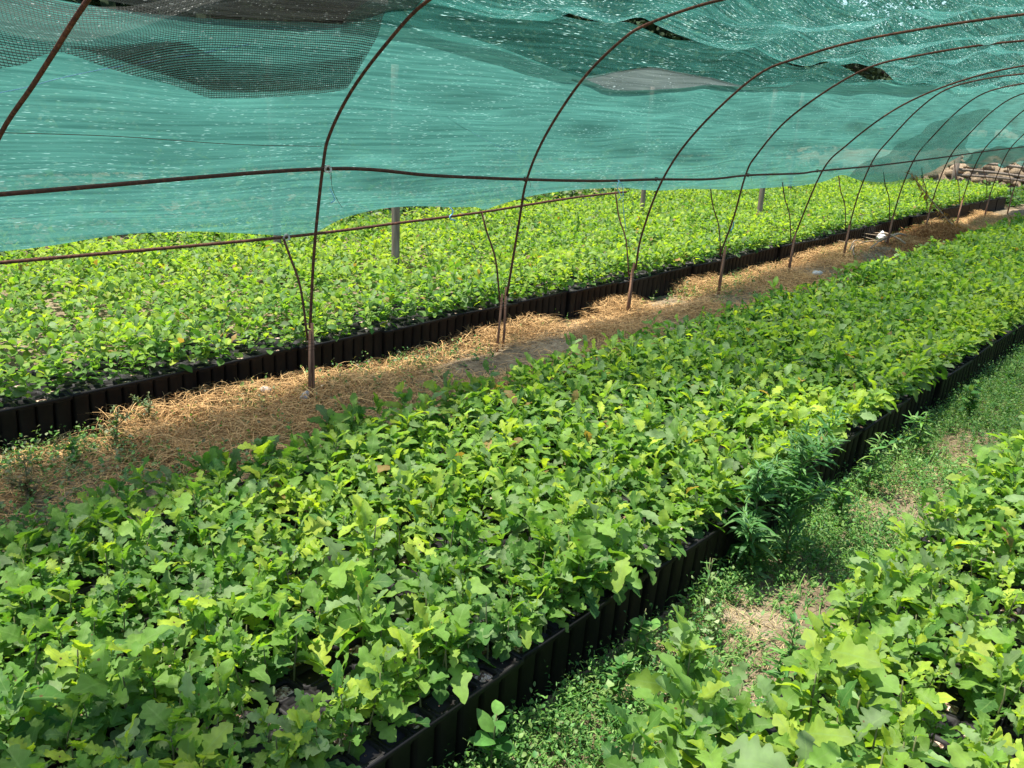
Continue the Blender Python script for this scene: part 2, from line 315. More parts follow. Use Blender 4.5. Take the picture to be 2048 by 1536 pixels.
def plants(P, H, tone, T, lmin=.07, lmax=.125, nl=(7, 11), wide=1.0):
    """oak seedlings at points P with stem heights H"""
    pos, az, pit, rol, siz, tn = [], [], [], [], [], []
    n = len(P); cnt = rng.integers(nl[0], nl[1], n); idx = np.repeat(np.arange(n), cnt); k = np.concatenate([np.arange(c) for c in cnt]); kk = k/np.maximum(cnt[idx]-1, 1)
    h = H[idx]*(.32+.68*kk); lean = rng.normal(0, .12, (n, 2))[idx]
    pos = P[idx]+np.stack([lean[:, 0]*h, lean[:, 1]*h, h], -1)
    a0 = rng.uniform(0, 2*PI, n)[idx]; az = a0+k*2.4+rng.normal(0, .35, len(idx))
    pit = .12+.75*kk+rng.normal(0, .34, len(idx)); rol = rng.normal(0, .5, len(idx))
    siz = (lmin+(lmax-lmin)*1.25*rng.random(len(idx))**1.3)*(1.0-.25*kk)*(H[idx]/H.mean())**.4*wide
    tn = tone[idx]+.28*(kk-.4)+rng.normal(0, .21, len(idx))
    return leaves(T, pos, az, pit, rol, siz, leafcols(tn, len(idx)))
def bedpoints(u0, u1, v0, v1, pitch=.0756, occ=.62):
    a = np.arange(u0, u1, pitch); b = np.arange(v0+pitch/2, v1, pitch); A, B_ = np.meshgrid(a, b, indexing='ij'); P = np.stack([A.ravel(), B_.ravel()], -1)
    P = P[rng.random(len(P)) < occ]; P += rng.normal(0, .009, P.shape); return P
TRAY_H = .22
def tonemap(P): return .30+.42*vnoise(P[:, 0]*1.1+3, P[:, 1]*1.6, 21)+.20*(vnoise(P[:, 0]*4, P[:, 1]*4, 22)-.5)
def hmap(P, base): return base*(.60+.55*vnoise(P[:, 0]*2.6, P[:, 1]*2.6, 23)+.22*rng.random(len(P))+.35*(rng.random(len(P)) < .06))
FRONT = (.30, 18.0, 1.185, 2.53); BACK = (.3, 18.7, 3.82, 6.85); RIGHT = (.80, 13.0, -.75, .63)

# ------------------------------------------------------------------ seedling trays
NU, NV, CP = 8, 6, .0756
def tray_meshes():
    mb = MB(); so_ = MB(); h = TRAY_H; o_, i_ = CP/2-.0008, CP/2-.010
    for a in range(NU):
        for b in range(NV):
            cx, cy = (a+.5)*CP, (b+.5)*CP; bt = o_*.84; ztop = h
            V = []
            for (s, z) in ((bt, 0), (o_-.003, h-.022), (o_, h-.020), (o_, ztop), (i_, ztop), (i_-.002, ztop-.03)):
                c_ = s*.22 if s > .02 else 0
                ring = [(-s+c_, -s), (s-c_, -s), (s, -s+c_), (s, s-c_), (s-c_, s), (-s+c_, s), (-s, s-c_), (-s, -s+c_)]
                V += [(cx+p, cy+q, z) for p, q in ring]
            Q = [[l*8+j, l*8+(j+1) % 8, l*8+8+(j+1) % 8, l*8+8+j] for l in range(5) for j in range(8)]
            mb.add(V, Q)
            s = i_-.001; z = ztop-.012-.006*((a*7+b*5) % 3); c_ = s*.22
            ring = [(-s+c_, -s), (s-c_, -s), (s, -s+c_), (s, s-c_), (s-c_, s), (-s+c_, s), (-s, s-c_), (-s, -s+c_)]
            so_.add([(cx+p, cy+q, z) for p, q in ring]+[(cx, cy, z+.009)], [[8, j, j+1, (j+2) % 8] for j in (0, 2, 4, 6)])
    # web plate closing the gaps between cell tops
    mb.box((NU*CP/2, NV*CP/2, h-.012), (NU*CP-.006, NV*CP-.006, .004))
    L_, W_ = NU*CP, NV*CP
    for c, d in (((L_/2, -.001, h-.004), (L_+.002, .004, .016)), ((L_/2, W_+.001, h-.004), (L_+.002, .004, .016))): mb.box(c, d)
    for c, d in (((-.0005, W_/2, h-.0045), (.003, W_-.006, .0145)), ((L_+.0005, W_/2, h-.0045), (.003, W_-.006, .0145))): mb.box(c, d)
    return mb, so_
mb, sm = tray_meshes()
tray0 = empty('seedling_tray'); mb.build('tray_body', M_TRAY, tray0); sm.build('potting_mix', M_SOILMIX, tray0)
def copy_tree(o, parent=None):
    c = o.copy(); COL.objects.link(c); c.parent = parent
    for ch in o.children: copy_tree(ch, c)
    return c
first = [True]
def put_tray(u, v, label, group, z=0):
    o = tray0 if first[0] else copy_tree(tray0); first[0] = False
    o.location = (u+rng.normal(0, .004), v+rng.normal(0, .009), float(gz(u+.3))+z+rng.uniform(-.010, .006)); o.rotation_euler = (rng.normal(0, .022), rng.normal(0, .010), rng.normal(0, .014)); tag(o, label, 'tray', group)
TL = NU*CP+.004; TW = NV*CP+.002
for i in range(int((FRONT[1]-FRONT[0])/TL)):
    for j in range(3):
        lab = ['black ribbed seedling tray in the middle bed, its side facing the weedy path', 'black seedling tray hidden under leaves in the centre row of the middle bed', 'black seedling tray in the far row of the middle bed beside the straw'][j]
        if j > 0 and i > 8: continue
        put_tray(FRONT[0]+i*TL, FRONT[2]-.012+j*TW, lab, ['trays along the near edge of the middle bed', 'trays in the centre of the middle bed', 'trays along the straw side of the middle bed'][j])
for i in range(int((BACK[1]-BACK[0])/TL)):
    put_tray(BACK[0]+i*TL, BACK[2]-.012, 'black ribbed plastic seedling tray at the front edge of the back bed beside the straw', 'trays along the front edge of the back bed')
for i in range(int((RIGHT[1]-RIGHT[0])/TL)):
    for j in range(3):
        if i > 9 and j != 0: continue
        lab = ['black seedling tray on the weedy path side of the lower right bed', 'black seedling tray in the middle row of the lower right bed', 'black seedling tray in the outer row of the lower right bed'][j]
        put_tray(RIGHT[0]+i*TL, RIGHT[3]-TW*(j+1)+.012, lab, lab.replace('black seedling tray', 'trays').replace(' bed', ' bed'))

# ------------------------------------------------------------------ oak seedlings
beds = {}
for nm, (bd, occ, hb) in {'middle': (FRONT, .80, .150), 'back': (BACK, .74, .165), 'right': (RIGHT, .66, .18)}.items():
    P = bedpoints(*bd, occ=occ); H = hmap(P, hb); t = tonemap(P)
    if nm == 'back':
        E_ = bedpoints(BACK[0], BACK[1], BACK[2]-.01, BACK[2]+.10, occ=.8); P = np.vstack([P, E_]); H = np.concatenate([H, hmap(E_, .13)]); t = np.concatenate([t, tonemap(E_)-.08])
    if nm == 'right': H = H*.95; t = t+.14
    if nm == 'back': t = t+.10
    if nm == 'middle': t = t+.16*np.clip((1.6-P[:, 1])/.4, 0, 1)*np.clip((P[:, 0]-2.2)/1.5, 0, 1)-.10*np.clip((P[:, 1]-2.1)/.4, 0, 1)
    if nm == 'middle':
        E_ = bedpoints(FRONT[0], FRONT[1], FRONT[2], FRONT[2]+.10, occ=.8); P = np.vstack([P, E_]); H = np.concatenate([H, hmap(E_, .12)]); t = np.concatenate([t, tonemap(E_)+.1])
    if nm == 'right':
        E_ = np.column_stack([rng.uniform(.80, 1.7, 16), rng.uniform(.58, .78, 16)]); P = np.vstack([P, E_]); H = np.concatenate([H, np.full(16, .15)]); t = np.concatenate([t, rng.uniform(.3, .7, 16)])
    if nm == 'middle': keep = ~((np.hypot((P[:, 0]-.98)/1.2, P[:, 1]-1.42) < .10)); P, H, t = P[keep], H[keep], t[keep]
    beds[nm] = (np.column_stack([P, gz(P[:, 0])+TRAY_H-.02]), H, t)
# the 300 that show largest become individuals
cand = []
for nm in ('middle', 'right'):
    P, H, t = beds[nm]; x, y, z = project(P+np.array([0, 0, .15])); vis = (z > .2) & (x > -60) & (x < 2110) & (y < 1590) & (y > 0)
    for i in np.where(vis)[0]: cand.append((z[i], nm, i))
cand.sort(); cand = cand[:300]
variants = []
BROWN[0] = 0
for k in range(48):
    tone = .12+.70*(k/47); h = .15+.05*((k*7) % 5)/4
    V, Q, C, U = plants(np.array([[0, 0, 0.]]), np.array([h]), np.array([tone]), T_NEAR, .058, .112, (13, 19))
    leafme = qmesh('foliage', V, Q, M_LEAF, col=C, uv=U, smooth=True, mesh_only=True)
    mbs = MB(); mbs.tube([(0, 0, -.01), (.003, 0, h*.4), (-.002, .003, h*.8), (0, 0, h*1.02)], [.0032, .0028, .0022, .0015], 5)
    stemme = mbs.build('stem', M_STEM, mesh_only=True); variants.append((tone, h, leafme, stemme))
BROWN[0] = .007
used = {'middle': set(), 'right': set()}
def seed_label(nm, tone, y):
    col = 'dark green' if tone < .36 else ('mid green' if tone < .56 else 'yellow-green')
    if nm == 'right': return f'{col} lobed oak seedling in the lower right bed'
    part = 'by its tray edge' if y < 1.5 else ('in its middle' if y < 2.15 else 'beside the straw')
    return f'{col} oak seedling at the near end of the middle bed, {part}'
for z, nm, i in cand:
    P, H, t = beds[nm]; used[nm].add(int(i)); p = P[i]
    k = int(np.clip((t[i]-.12)/.70*47+rng.normal(0, 5), 0, 47)); tone, h, lm, sm_ = variants[k]
    o = empty('oak_seedling', p, rng.uniform(0, 2*PI)); s = H[i]/h*rng.uniform(.95, 1.1); s = min(max(s, .75), 1.35)*(1.28 if nm == 'right' and p[0] < 1.9 and rng.random() < .6 else 1); o.scale = (s, s, s*rng.uniform(.9, 1.1)); o.rotation_euler = (rng.normal(0, .1), rng.normal(0, .1), rng.uniform(0, 6.28))
    for n_, me in (('foliage', lm), ('stem', sm_)):
        c = bpy.data.objects.new(n_, me); COL.objects.link(c); c.parent = o
    lb = seed_label(nm, tone, p[1]); tag(o, lb, 'seedling', lb.replace('oak seedling', 'oak seedlings'))
for nm in ('middle', 'right', 'back'):
    P, H, t = beds[nm]; m_ = np.ones(len(P), bool); m_[list(used.get(nm, []))] = False
    x, y, z = project(P+np.array([0, 0, .2])); m_ &= (z > .1) & (x > -260) & (x < 2330) & (y < 1800)
    P, H, t = P[m_], H[m_], t[m_]; T = T_MID if nm != 'back' else T_FAR
    V, Q, C, U = plants(P, H, t, T, *((.054, .100) if nm != 'back' else (.042, .078)), (12, 17) if nm != 'back' else (10, 14))
    o = qmesh('oak_seedlings', V, Q, M_LEAF if nm != 'back' else M_LEAF_FAR, col=C, uv=U, smooth=True)
    tag(o, {'middle': 'dense mass of green oak seedlings filling the rest of the middle bed', 'right': 'oak seedlings running along the right edge beyond the weedy path', 'back': 'wide sunlit mass of small oak seedlings in the bed behind the straw path'}[nm], 'seedlings', kind='stuff')

# ------------------------------------------------------------------ straw, weeds, ground litter
def ribbons(P, az, ln, wd, lift, col, curve=.3, nseg=4):
    n = len(P); t = np.linspace(0, 1, nseg+1)[None, :]; cv = rng.normal(0, curve, n)[:, None]; a = az[:, None]+cv*(t-.5)*2
    dx = np.cumsum(np.concatenate([np.zeros((n, 1)), np.cos(a[:, 1:])], 1), 1)*ln[:, None]/nseg; dy = np.cumsum(np.concatenate([np.zeros((n, 1)), np.sin(a[:, 1:])], 1), 1)*ln[:, None]/nseg
    z = lift[:, None]*(4*t*(1-t)+.35*t*rng.uniform(-1, 1, n)[:, None]); C = np.stack([P[:, None, 0]+dx, P[:, None, 1]+dy, P[:, None, 2]+z], -1)
    nx, ny = -np.sin(a), np.cos(a); ww = wd[:, None]*(1-.5*t); tl = rng.uniform(-1, 1, n)[:, None]
    Wd = np.stack([nx*ww, ny*ww, ww*tl], -1); V = np.stack([C-Wd, C+Wd], 2); ns = nseg+1
    q = grid(ns, 2); Q = (q[None]+(np.arange(n)*ns*2)[:, None, None]).reshape(-1, 4); return V.reshape(-1, 3), Q, np.repeat(col, ns*2, 0)
def scatter(n, u0, u1, v0, v1, dens, pw=1.0):
    out = []
    while sum(map(len, out)) < n:
        A = np.column_stack([u0+(u1-u0)*rng.random(n)**pw, rng.uniform(v0, v1, n)]); out.append(A[rng.random(n) < dens(A[:, 0], A[:, 1])])
    A = np.vstack(out)[:n]; return np.column_stack([A, gheight(A[:, 0], A[:, 1])])
strawd = lambda u, v: np.clip(.10+2.3*(vnoise(u*1.6+5, v*2.4, 31)-.30), .04, 1)*np.where(u < 1.6, .28, 1)
A = scatter(95000, .6, 17.5, 2.55, 3.80, strawd, 1.5)
mnd = strawd(A[:, 0], A[:, 1])*rng.random(len(A))*.08*(.6+np.clip((A[:, 1]-3.1)/.6, 0, 1))
A[:, 2] += mnd; sc = rng.random(len(A)); c = np.array([.31, .18, .075])+sc[:, None]*np.array([.48, .33, .15]); dk = rng.random(len(A)) < .25; c[dk] *= .45
V, Q, C = ribbons(A, rng.normal(.1, 1.1, len(A)), rng.uniform(.04, .20, len(A)), rng.uniform(.0006, .0016, len(A)), rng.uniform(.0, .028, len(A)), c, .4)
tag(qmesh('straw', V, Q, M_STRAW, col=C), 'dry golden straw strewn over the path under the hoops', 'straw', kind='stuff')
# dry grass litter on the weedy path
A = scatter(14000, .9, 9, .62, 1.15, lambda u, v: np.clip(vnoise(u*2.5, v*3.5, 33)*1.6-.5, .05, 1), 1.6); sc = rng.random(len(A)); c = np.array([.25, .19, .09])+sc[:, None]*np.array([.3, .25, .14])
V, Q, C = ribbons(A, rng.uniform(0, 6.3, len(A)), rng.uniform(.02, .09, len(A)), rng.uniform(.0006, .0013, len(A)), rng.uniform(0, .015, len(A)), c)
tag(qmesh('dead_grass', V, Q, M_STRAW, col=C), 'brown dead grass litter on the weedy path beside the middle bed', 'dead grass', kind='stuff')
GW = np.array([(.045, .135, .03), (.075, .19, .04), (.12, .25, .05), (.18, .28, .08)])
def sprigs(A, hgt, nl, lmin, lmax, T, pal=GW):
    n = len(A); idx = np.repeat(np.arange(n), nl); k = np.tile(np.arange(nl), n); kk = k/max(nl-1, 1); h = hgt[idx]*(.15+.85*kk); ln = rng.normal(0, .35, (n, 2))[idx]
    pos = A[idx]+np.stack([ln[:, 0]*h, ln[:, 1]*h, h], -1); m_ = len(idx)
    col = pal[rng.integers(0, len(pal), m_)]*rng.uniform(.8, 1.25, (m_, 1))
    return leaves(T, pos, k*2.4+rng.uniform(0, 6, n)[idx], .3+.4*kk+rng.normal(0, .25, m_), rng.normal(0, .4, m_), rng.uniform(lmin, lmax, m_)*(1-.35*kk), col)
wd = lambda u, v: np.clip((vnoise(u*1.9+7, v*3.2, 35)*1.7-.52)+.35*np.clip((u-2.4)/1.5, 0, 1)+.35*np.clip((v-.98)/.12, 0, 1), .16, 1)
A = scatter(13000, 1.0, 11, .60, 1.16, wd, 1.25); V, Q, C, U = sprigs(A, rng.uniform(.01, .07, len(A))+.10*rng.random(len(A))**2*((A[:, 1] > .95) | (A[:, 0] > 3.2)), 9, .008, .027, T_BROAD+T_LANCE)
tag(qmesh('ground_weeds', V, Q, M_WEED, col=C, uv=U, smooth=True), 'low green weeds carpeting the path right of the middle bed', 'weeds', kind='stuff')
A = scatter(7000, 1.0, 12, .60, 1.16, wd, 1.3); c = GW[rng.integers(0, 4, len(A))]*1.1; V, Q, C = ribbons(A, rng.uniform(0, 6.3, len(A)), rng.uniform(.04, .13, len(A)), rng.uniform(.0009, .002, len(A)), rng.uniform(.01, .07, len(A)), c)
tag(qmesh('grass', V, Q, M_STRAW, col=C), 'fine green grass blades among the low weeds of the right path', 'grass', kind='stuff')
wl = lambda u, v: np.where(v > 3.55, .9, .12)*np.clip(vnoise(u*1.2, v*2, 36)*2-.7, .02, 1)*np.where(u < 2.4, 2.0, 1)+np.where((u < 1.9) & (v > 2.9), .25, 0)
A = scatter(2000, .9, 15, 2.6, 3.80, wl, 1.3); V, Q, C, U = sprigs(A, rng.uniform(.02, .13, len(A)), 9, .012, .036, T_LANCE[2:]+T_BROAD, np.vstack([GW, [(.14, .17, .08), (.16, .15, .08)]]))
tag(qmesh('ground_weeds', V, Q, M_WEED, col=C, uv=U, smooth=True), 'scattered wiry green weeds at the foot of the back bed along the straw', 'weeds', kind='stuff')
# pebbles and clods
def clod_mesh(seed, r_):
    a = np.random.default_rng(seed); import bmesh
    bm = bmesh.new(); bmesh.ops.create_icosphere(bm, subdivisions=2, radius=1)
    P = np.array([v.co[:] for v in bm.verts]); d = 1+.35*(vnoise(P[:, 0]*1.7+seed, P[:, 1]*1.7+P[:, 2], seed % 50)-.5)*2; P = P*d[:, None]*np.array(r_)
    F = np.array([[v.index for v in f.verts] for f in bm.faces]); bm.free(); return P, F
A = np.vstack([scatter(1500, .8, 12, 2.6, 3.75, lambda u, v: .5+0*u, 1.4), scatter(600, 1, 6, .65, 1.12, lambda u, v: .5+0*u, 1.4)])
P0, F0 = clod_mesh(3, (1, .8, .6)); s = rng.uniform(.004, .016, len(A)); a = rng.uniform(0, 6.3, len(A))
V = P0[None]*s[:, None, None]; V = np.stack([V[..., 0]*np.cos(a)[:, None]-V[..., 1]*np.sin(a)[:, None], V[..., 0]*np.sin(a)[:, None]+V[..., 1]*np.cos(a)[:, None], V[..., 2]], -1)+A[:, None]
tag(qmesh('pebbles', V, (F0[None]+(np.arange(len(A))*len(P0))[:, None, None]).reshape(-1, 3), M_BANK, smooth=True), 'small clods and pebbles on the bare soil of the paths', 'pebbles', kind='stuff')

# ------------------------------------------------------------------ tall weeds (each its own thing)
def tall_weed(u, v, h, nl, T, lmin, lmax, label, lean=(0, 0), pal=GW, branches=0, name='tall_weed', z0=None):
    o = empty(name, (u, v, float(gheight(np.array([u]), np.array([v]))[0]) if z0 is None else z0))
    mb = MB(); t = np.linspace(0, 1, 7); P = np.stack([lean[0]*h*t**1.5, lean[1]*h*t**1.5, h*t], -1); mb.tube(P, np.linspace(.0045, .0015, 7), 5)
    axes = [P]
    for b in range(branches):
        k = rng.uniform(.2, .75); a = rng.uniform(0, 6.3); L = h*rng.uniform(.3, .55); s0 = np.array([lean[0]*h*k**1.5, lean[1]*h*k**1.5, h*k]); tt = np.linspace(0, 1, 5)[:, None]
        Bp = s0+np.hstack([np.cos(a)*L*tt*.75, np.sin(a)*L*tt*.75, L*(tt*.55+.1*tt*tt)]); mb.tube(Bp, np.linspace(.0025, .001, 5), 4); axes.append(Bp)
    mb.build('stem', M_STEM, o)
    pos = []; kk = []
    for ai, P in enumerate(axes):
        m_ = nl if ai == 0 else nl//4
        q = rng.random(m_)**.8; q.sort(); pos.append(np.stack([np.interp(q, np.linspace(0, 1, len(P)), P[:, j]) for j in range(3)], -1)); kk.append(q)
    pos = np.vstack(pos); kk = np.concatenate(kk); n = len(pos); col = pal[rng.integers(0, len(pal), n)]*rng.uniform(.8, 1.3, (n, 1))
    V, Q, C, U = leaves(T, pos, np.arange(n)*2.4+rng.normal(0, .3, n), rng.normal(.45, .3, n), rng.normal(0, .3, n), rng.uniform(lmin, lmax, n)*(1-.55*kk**2), col)
    qmesh('leaves', V, Q, M_WEED, col=C, uv=U, smooth=True, parent=o); tag(o, label, 'weed'); return o
dkp = np.array([(.045, .13, .035), (.07, .18, .045), (.11, .22, .07)])
tall_weed(2.72, 1.10, .42, 170, T_LANCE, .05, .12, 'tall weed with drooping lance leaves over the bed edge, left one of the pair', (-.05, .05), branches=4, pal=dkp)
tall_weed(2.88, 1.04, .55, 260, T_LANCE[:3], .05, .12, 'tallest feathery dark green weed on the path, right beside the middle bed corner', (.03, .02), branches=5, pal=dkp)
tall_weed(1.98, .66, .36, 110, T_LANCE, .04, .09, 'upright bushy weed with bright green tip beside the lower right bed', (.02, 0))
tall_weed(1.93, 1.09, .22, 26, T_BROAD, .03, .06, 'small broad-leaved weed climbing the black tray side', (.02, -.1), branches=2)
tall_weed(1.74, 1.03, .16, 30, T_BROAD, .03, .06, 'bushy broad-leaved weed at the foot of the trays, low on the path', (.05, -.1), branches=3)
tall_weed(2.33, 1.08, .22, 16, T_LANCE, .03, .06, 'thin weed stalk against the dark trays left of the tall feathery weeds', (.1, 0), branches=2)
tall_weed(1.32, 1.10, .20, 9, T_BROAD, .07, .11, 'short weed with large oval leaves at the bottom edge', (0, -.05))
tall_weed(2.25, 1.0, .12, 18, T_BROAD, .02, .045, 'pale small weed with whitish leaf in front of the trays', (0, -.1), pal=np.array([(.2, .3, .12), (.3, .36, .2)]), branches=2)
tall_weed(3.75, 1.05, .30, 60, T_LANCE, .05, .10, 'leafy weed clump with arching narrow leaves at the bed edge, right of centre', (0, -.05), branches=3)
tall_weed(4.35, 1.03, .26, 55, T_LANCE, .05, .09, 'arching narrow-leaved weed clump on the right path, second from the top', (.05, -.05), branches=3)
tall_weed(5.2, 1.0, .24, 40, T_BROAD, .03, .07, 'round-leaved weed against the trays at the upper end of the right path', (0, -.05), branches=3)
tall_weed(3.35, 1.02, .20, 40, T_BROAD, .03, .06, 'dense green weed just past the pair of tall feathery weeds', (0, 0), branches=3)
tall_weed(6.1, .98, .2, 40, T_LANCE, .05, .09, 'grassy weed tuft at the far end of the weedy path', (0, -.05), branches=2)
pd = np.array([(.12, .17, .07), (.18, .19, .09), (.08, .15, .05)])
tall_weed(1.60, 3.62, .20, 50, T_LANCE[3:]+T_BROAD[:1], .02, .045, 'wiry branching weed leaning against the black trays at the left', (.1, -.15), pal=pd, branches=6)
tall_weed(1.78, 3.66, .22, 60, T_LANCE[3:]+T_BROAD[:1], .015, .035, 'dry seeding weed bush in front of the back bed trays', (.05, 0), pal=pd, branches=7)
tall_weed(1.38, 3.52, .12, 30, T_BROAD, .03, .055, 'small bright broad-leaved weed in the shade of the back bed at far left', (0, 0), branches=2)
tall_weed(2.3, 3.70, .12, 8, T_BROAD, .04, .07, 'tiny pale green plant under the back bed trays left of the first stakes', (0, 0))
tall_weed(1.10, 3.25, .22, 70, T_LANCE[3:], .02, .05, 'brown and green dried weed at the left picture edge on the path', (.0, 0), pal=np.array([(.16, .12, .06), (.10, .12, .05), (.2, .13, .06)]), branches=8)
tall_weed(3.75, 3.66, .07, 8, T_BROAD, .025, .045, 'tiny green sprout at the back bed trays between two hoops', (0, 0))
tall_weed(5.9, 3.63, .1, 14, T_BROAD, .03, .05, 'small green weed behind the third hoop stakes', (0, 0), branches=1)

# ------------------------------------------------------------------ hoops, rails
HU = [1.14, 2.60, 4.08, 5.55, 7.00, 8.46, 9.92, 11.36, 12.85, 14.4, 16.0, 17.6, 19.2]
HF = {0: [(3.68, .38), (3.66, .8), (3.52, 1.14), (3.25, 1.37), (2.96, 1.53), (2.785, 1.63), (2.53, 1.77), (2.1, 1.97), (1.5, 2.08)],
 1: [(3.54, .41), (3.50, .82), (3.44, 1.22), (3.38, 1.37), (3.22, 1.57), (2.99, 1.77), (2.75, 1.93), (2.4, 2.05), (2.0, 2.1), (1.4, 2.14)],
 2: [(3.50, .39), (3.44, .85), (3.40, 1.12), (3.27, 1.39), (3.05, 1.69), (2.82, 1.89), (2.66, 1.98), (2.3, 2.08), (1.9, 2.13), (1.4, 2.15)],
 3: [(3.51, .40), (3.48, .66), (3.36, 1.07), (3.14, 1.42), (2.76, 1.79), (2.47, 1.92), (2.02, 2.04), (1.25, 2.16)],
 4: [(3.57, .36), (3.49, .68), (3.43, 1.06), (3.36, 1.23), (3.11, 1.56), (2.63, 1.91), (2.19, 2.04), (1.55, 2.14)],
 5: [(3.55, .35), (3.37, 1.06), (3.17, 1.32), (2.88, 1.6), (2.59, 1.79), (2.23, 1.95), (1.83, 2.06), (1.3, 2.13)]}
ARCH = [(3.53, .38), (3.49, .75), (3.40, 1.12), (3.25, 1.37), (3.04, 1.66), (2.80, 1.87), (2.45, 1.985), (2.0, 2.06), (1.5, 2.135), (.9, 2.15), (.2, 2.10), (-.5, 1.93), (-1.1, 1.45), (-1.42, .9), (-1.5, .02)]
ORD = ['hoop cut by the left picture edge', 'first hoop whose stakes show, at the left end of the straw', 'second hoop from the left with its stakes in the straw', 'third hoop from the left with its stakes in the straw', 'fourth hoop from the left along the straw', 'fifth hoop from the left along the straw', 'sixth hoop from the left along the straw', 'seventh hoop, standing beside the white bag', 'eighth hoop, standing at the brown heap of dead weeds', 'ninth hoop from the left, past the brown heap', 'tenth hoop from the left, near the far end', 'eleventh hoop, last but one at the far end', 'farthest hoop at the right picture edge']
PZ = [(-.6, 1.10), (.4, 1.12), (1.3, 1.165), (2.60, 1.215), (3.3, 1.165), (4.08, 1.12), (4.8, 1.09), (5.55, 1.075), (6.3, 1.055), (7.0, 1.065), (8.0, 1.055), (8.46, 1.065), (9.92, 1.085), (11.36, 1.115), (12.85, 1.155), (14.5, 1.20), (16.3, 1.245), (18.4, 1.29), (20.5, 1.34)]
for i, u in enumerate(HU):
    z0 = float(gz(u)); o = empty('tunnel_hoop', (u, 3.52, z0)); r1 = .0078
    AR = HF[i]+ARCH[9:] if i in HF else ARCH; zz0 = z0 if i not in HF else 0; jit = np.cumsum(rng.normal(0, .006, len(AR))); A = smoothpath([(0+jit[k]*.6, a-3.52+rng.normal(0, .002), b-(z0 if i in HF else 0)) for k, (a, b) in enumerate(AR)], 5)
    mb = MB(); mb.tube(A, r1, 7); mb.build('arch_rod', M_RUST, o, smooth=True)
    mb = MB(); brace = smoothpath([(.0, .04, .34), (.006, .10, .60), (-.004, .175, .76), (0, .235, (.845-z0 if i < 2 else .885-z0) if i < 3 else .95)], 4); mb.tube(brace, .006, 6); mb.build('brace_rod', M_RUST, o, smooth=True)
    if i > 0:
        gap = .012 if i != 2 else .03
        for sgn in (-1, 1):
            mb = MB(); mb.tube([(sgn*gap-.004, .015, -.05), (sgn*gap*.9, .012, .15), (sgn*gap*.55-.003, .006, .42+.02*sgn)], [.0105, .0105, .0095], 4); mb.build('ground_stake', M_STAKE, o)
        mb = MB()
        for k in range(4):
            zz = .36-.02*k; aa = np.linspace(0, 2*PI, 13); mb.tube(np.stack([(gap*.6+.013)*np.cos(aa)-.001, .013+.026*np.sin(aa), zz+.004*np.sin(aa+k)], -1), .0012, 4, False)
        mb.build('wire_tie', M_RUSTD, o)
    mb = MB(); pz = float(np.interp(u, [p[0] for p in PZ], [p[1] for p in PZ]))-z0
    for k in range(3):
        a = np.linspace(0, 2*PI, 11); mb.tube(np.stack([.005*(k-1)+.013*np.cos(a), -.115-.012*np.sin(a)*np.sign(np.cos(a+k)), pz+.014*np.sin(a)], -1), .0014, 4, False)
    mb.tube([(0, -.13, pz), (.012, -.14, pz-.02), (.02, -.135, pz-.045)], .0013, 4); mb.build('wire_tie', M_RUSTD, o)
    tag(o, 'rusty arched iron rod, '+ORD[i], 'hoop', 'tunnel hoops standing in a row')
# purlins
mb = MB(); mb.tube(smoothpath([(u, 3.385+(.012 if k % 2 else 0), z) for k, (u, z) in enumerate(PZ)], 6), .009, 7)
tag(mb.build('purlin_rod', M_RUSTD, smooth=True), 'long rusty rod tied along the inside of the hoops at eye height', 'rod')
OZ = [(-.6, .84), (1.0, .845), (1.3, .845), (2.6, .84), (3.4, .86), (4.08, .88), (5.0, .925), (5.7, .94)]
mb = MB(); mb.tube(smoothpath([(u, 3.755, z) for u, z in OZ], 6), .008, 7)
tag(mb.build('rail_rod', M_RUST, smooth=True), 'lower rusty rod running along under the net edge behind the first hoops', 'rod')
# ties on purlin / rail (wire knots)
for u, v, z, lab in ((2.60, 3.392, 1.216, 'pale wire knot where the long rod crosses the first full hoop'), (2.612, 3.752, .842, 'greenish string knot on the lower rod at the brace of the first full hoop')):
    mb = MB()
    for k in range(3):
        a = np.linspace(0, 2*PI, 13); mb.tube(np.stack([.004*k-.004+.016*np.cos(a), .004*np.sin(a*2), .016*np.sin(a)], -1), .0018, 5, False)
    mb.tube([(0, 0, -.012), (.01, -.005, -.03), (.004, -.01, -.05)], .0015, 5)
    o = mb.build('wire_knot', M_GREYPL); o.location = (u, v-.012, z); tag(o, lab, 'knot')
# timber posts in the back bed
for (u, v, h, rr, lab) in ((4.46, 4.98, 1.75, .034, 'grey timber post in the back bed, nearest and thickest, left of centre'), (10.35, 4.82, 1.8, .036, 'pale grey timber post in the back bed seen right of the fourth hoop'), (9.09, 5.74, 1.75, .03, 'thin timber post in the back bed under the middle of the net'), (4.06, 5.94, 1.75, .034, 'timber post whose foot just shows under the net at the left'), (13.4, 5.8, 1.8, .034, 'farthest short looking timber post in the back bed')):
    z0 = float(gz(u)); mb = MB(); k = np.linspace(0, 1, 9); mb.tube(np.stack([-.015*k+.008*np.sin(k*5), .01*k, h*k], -1), rr*(1-.15*k)*(1+.05*np.sin(k*17)), 10)
    o = mb.build('timber_post', M_TIMBER, smooth=True); o.location = (u, v, z0); tag(o, lab, 'post', 'timber posts standing in the back bed')
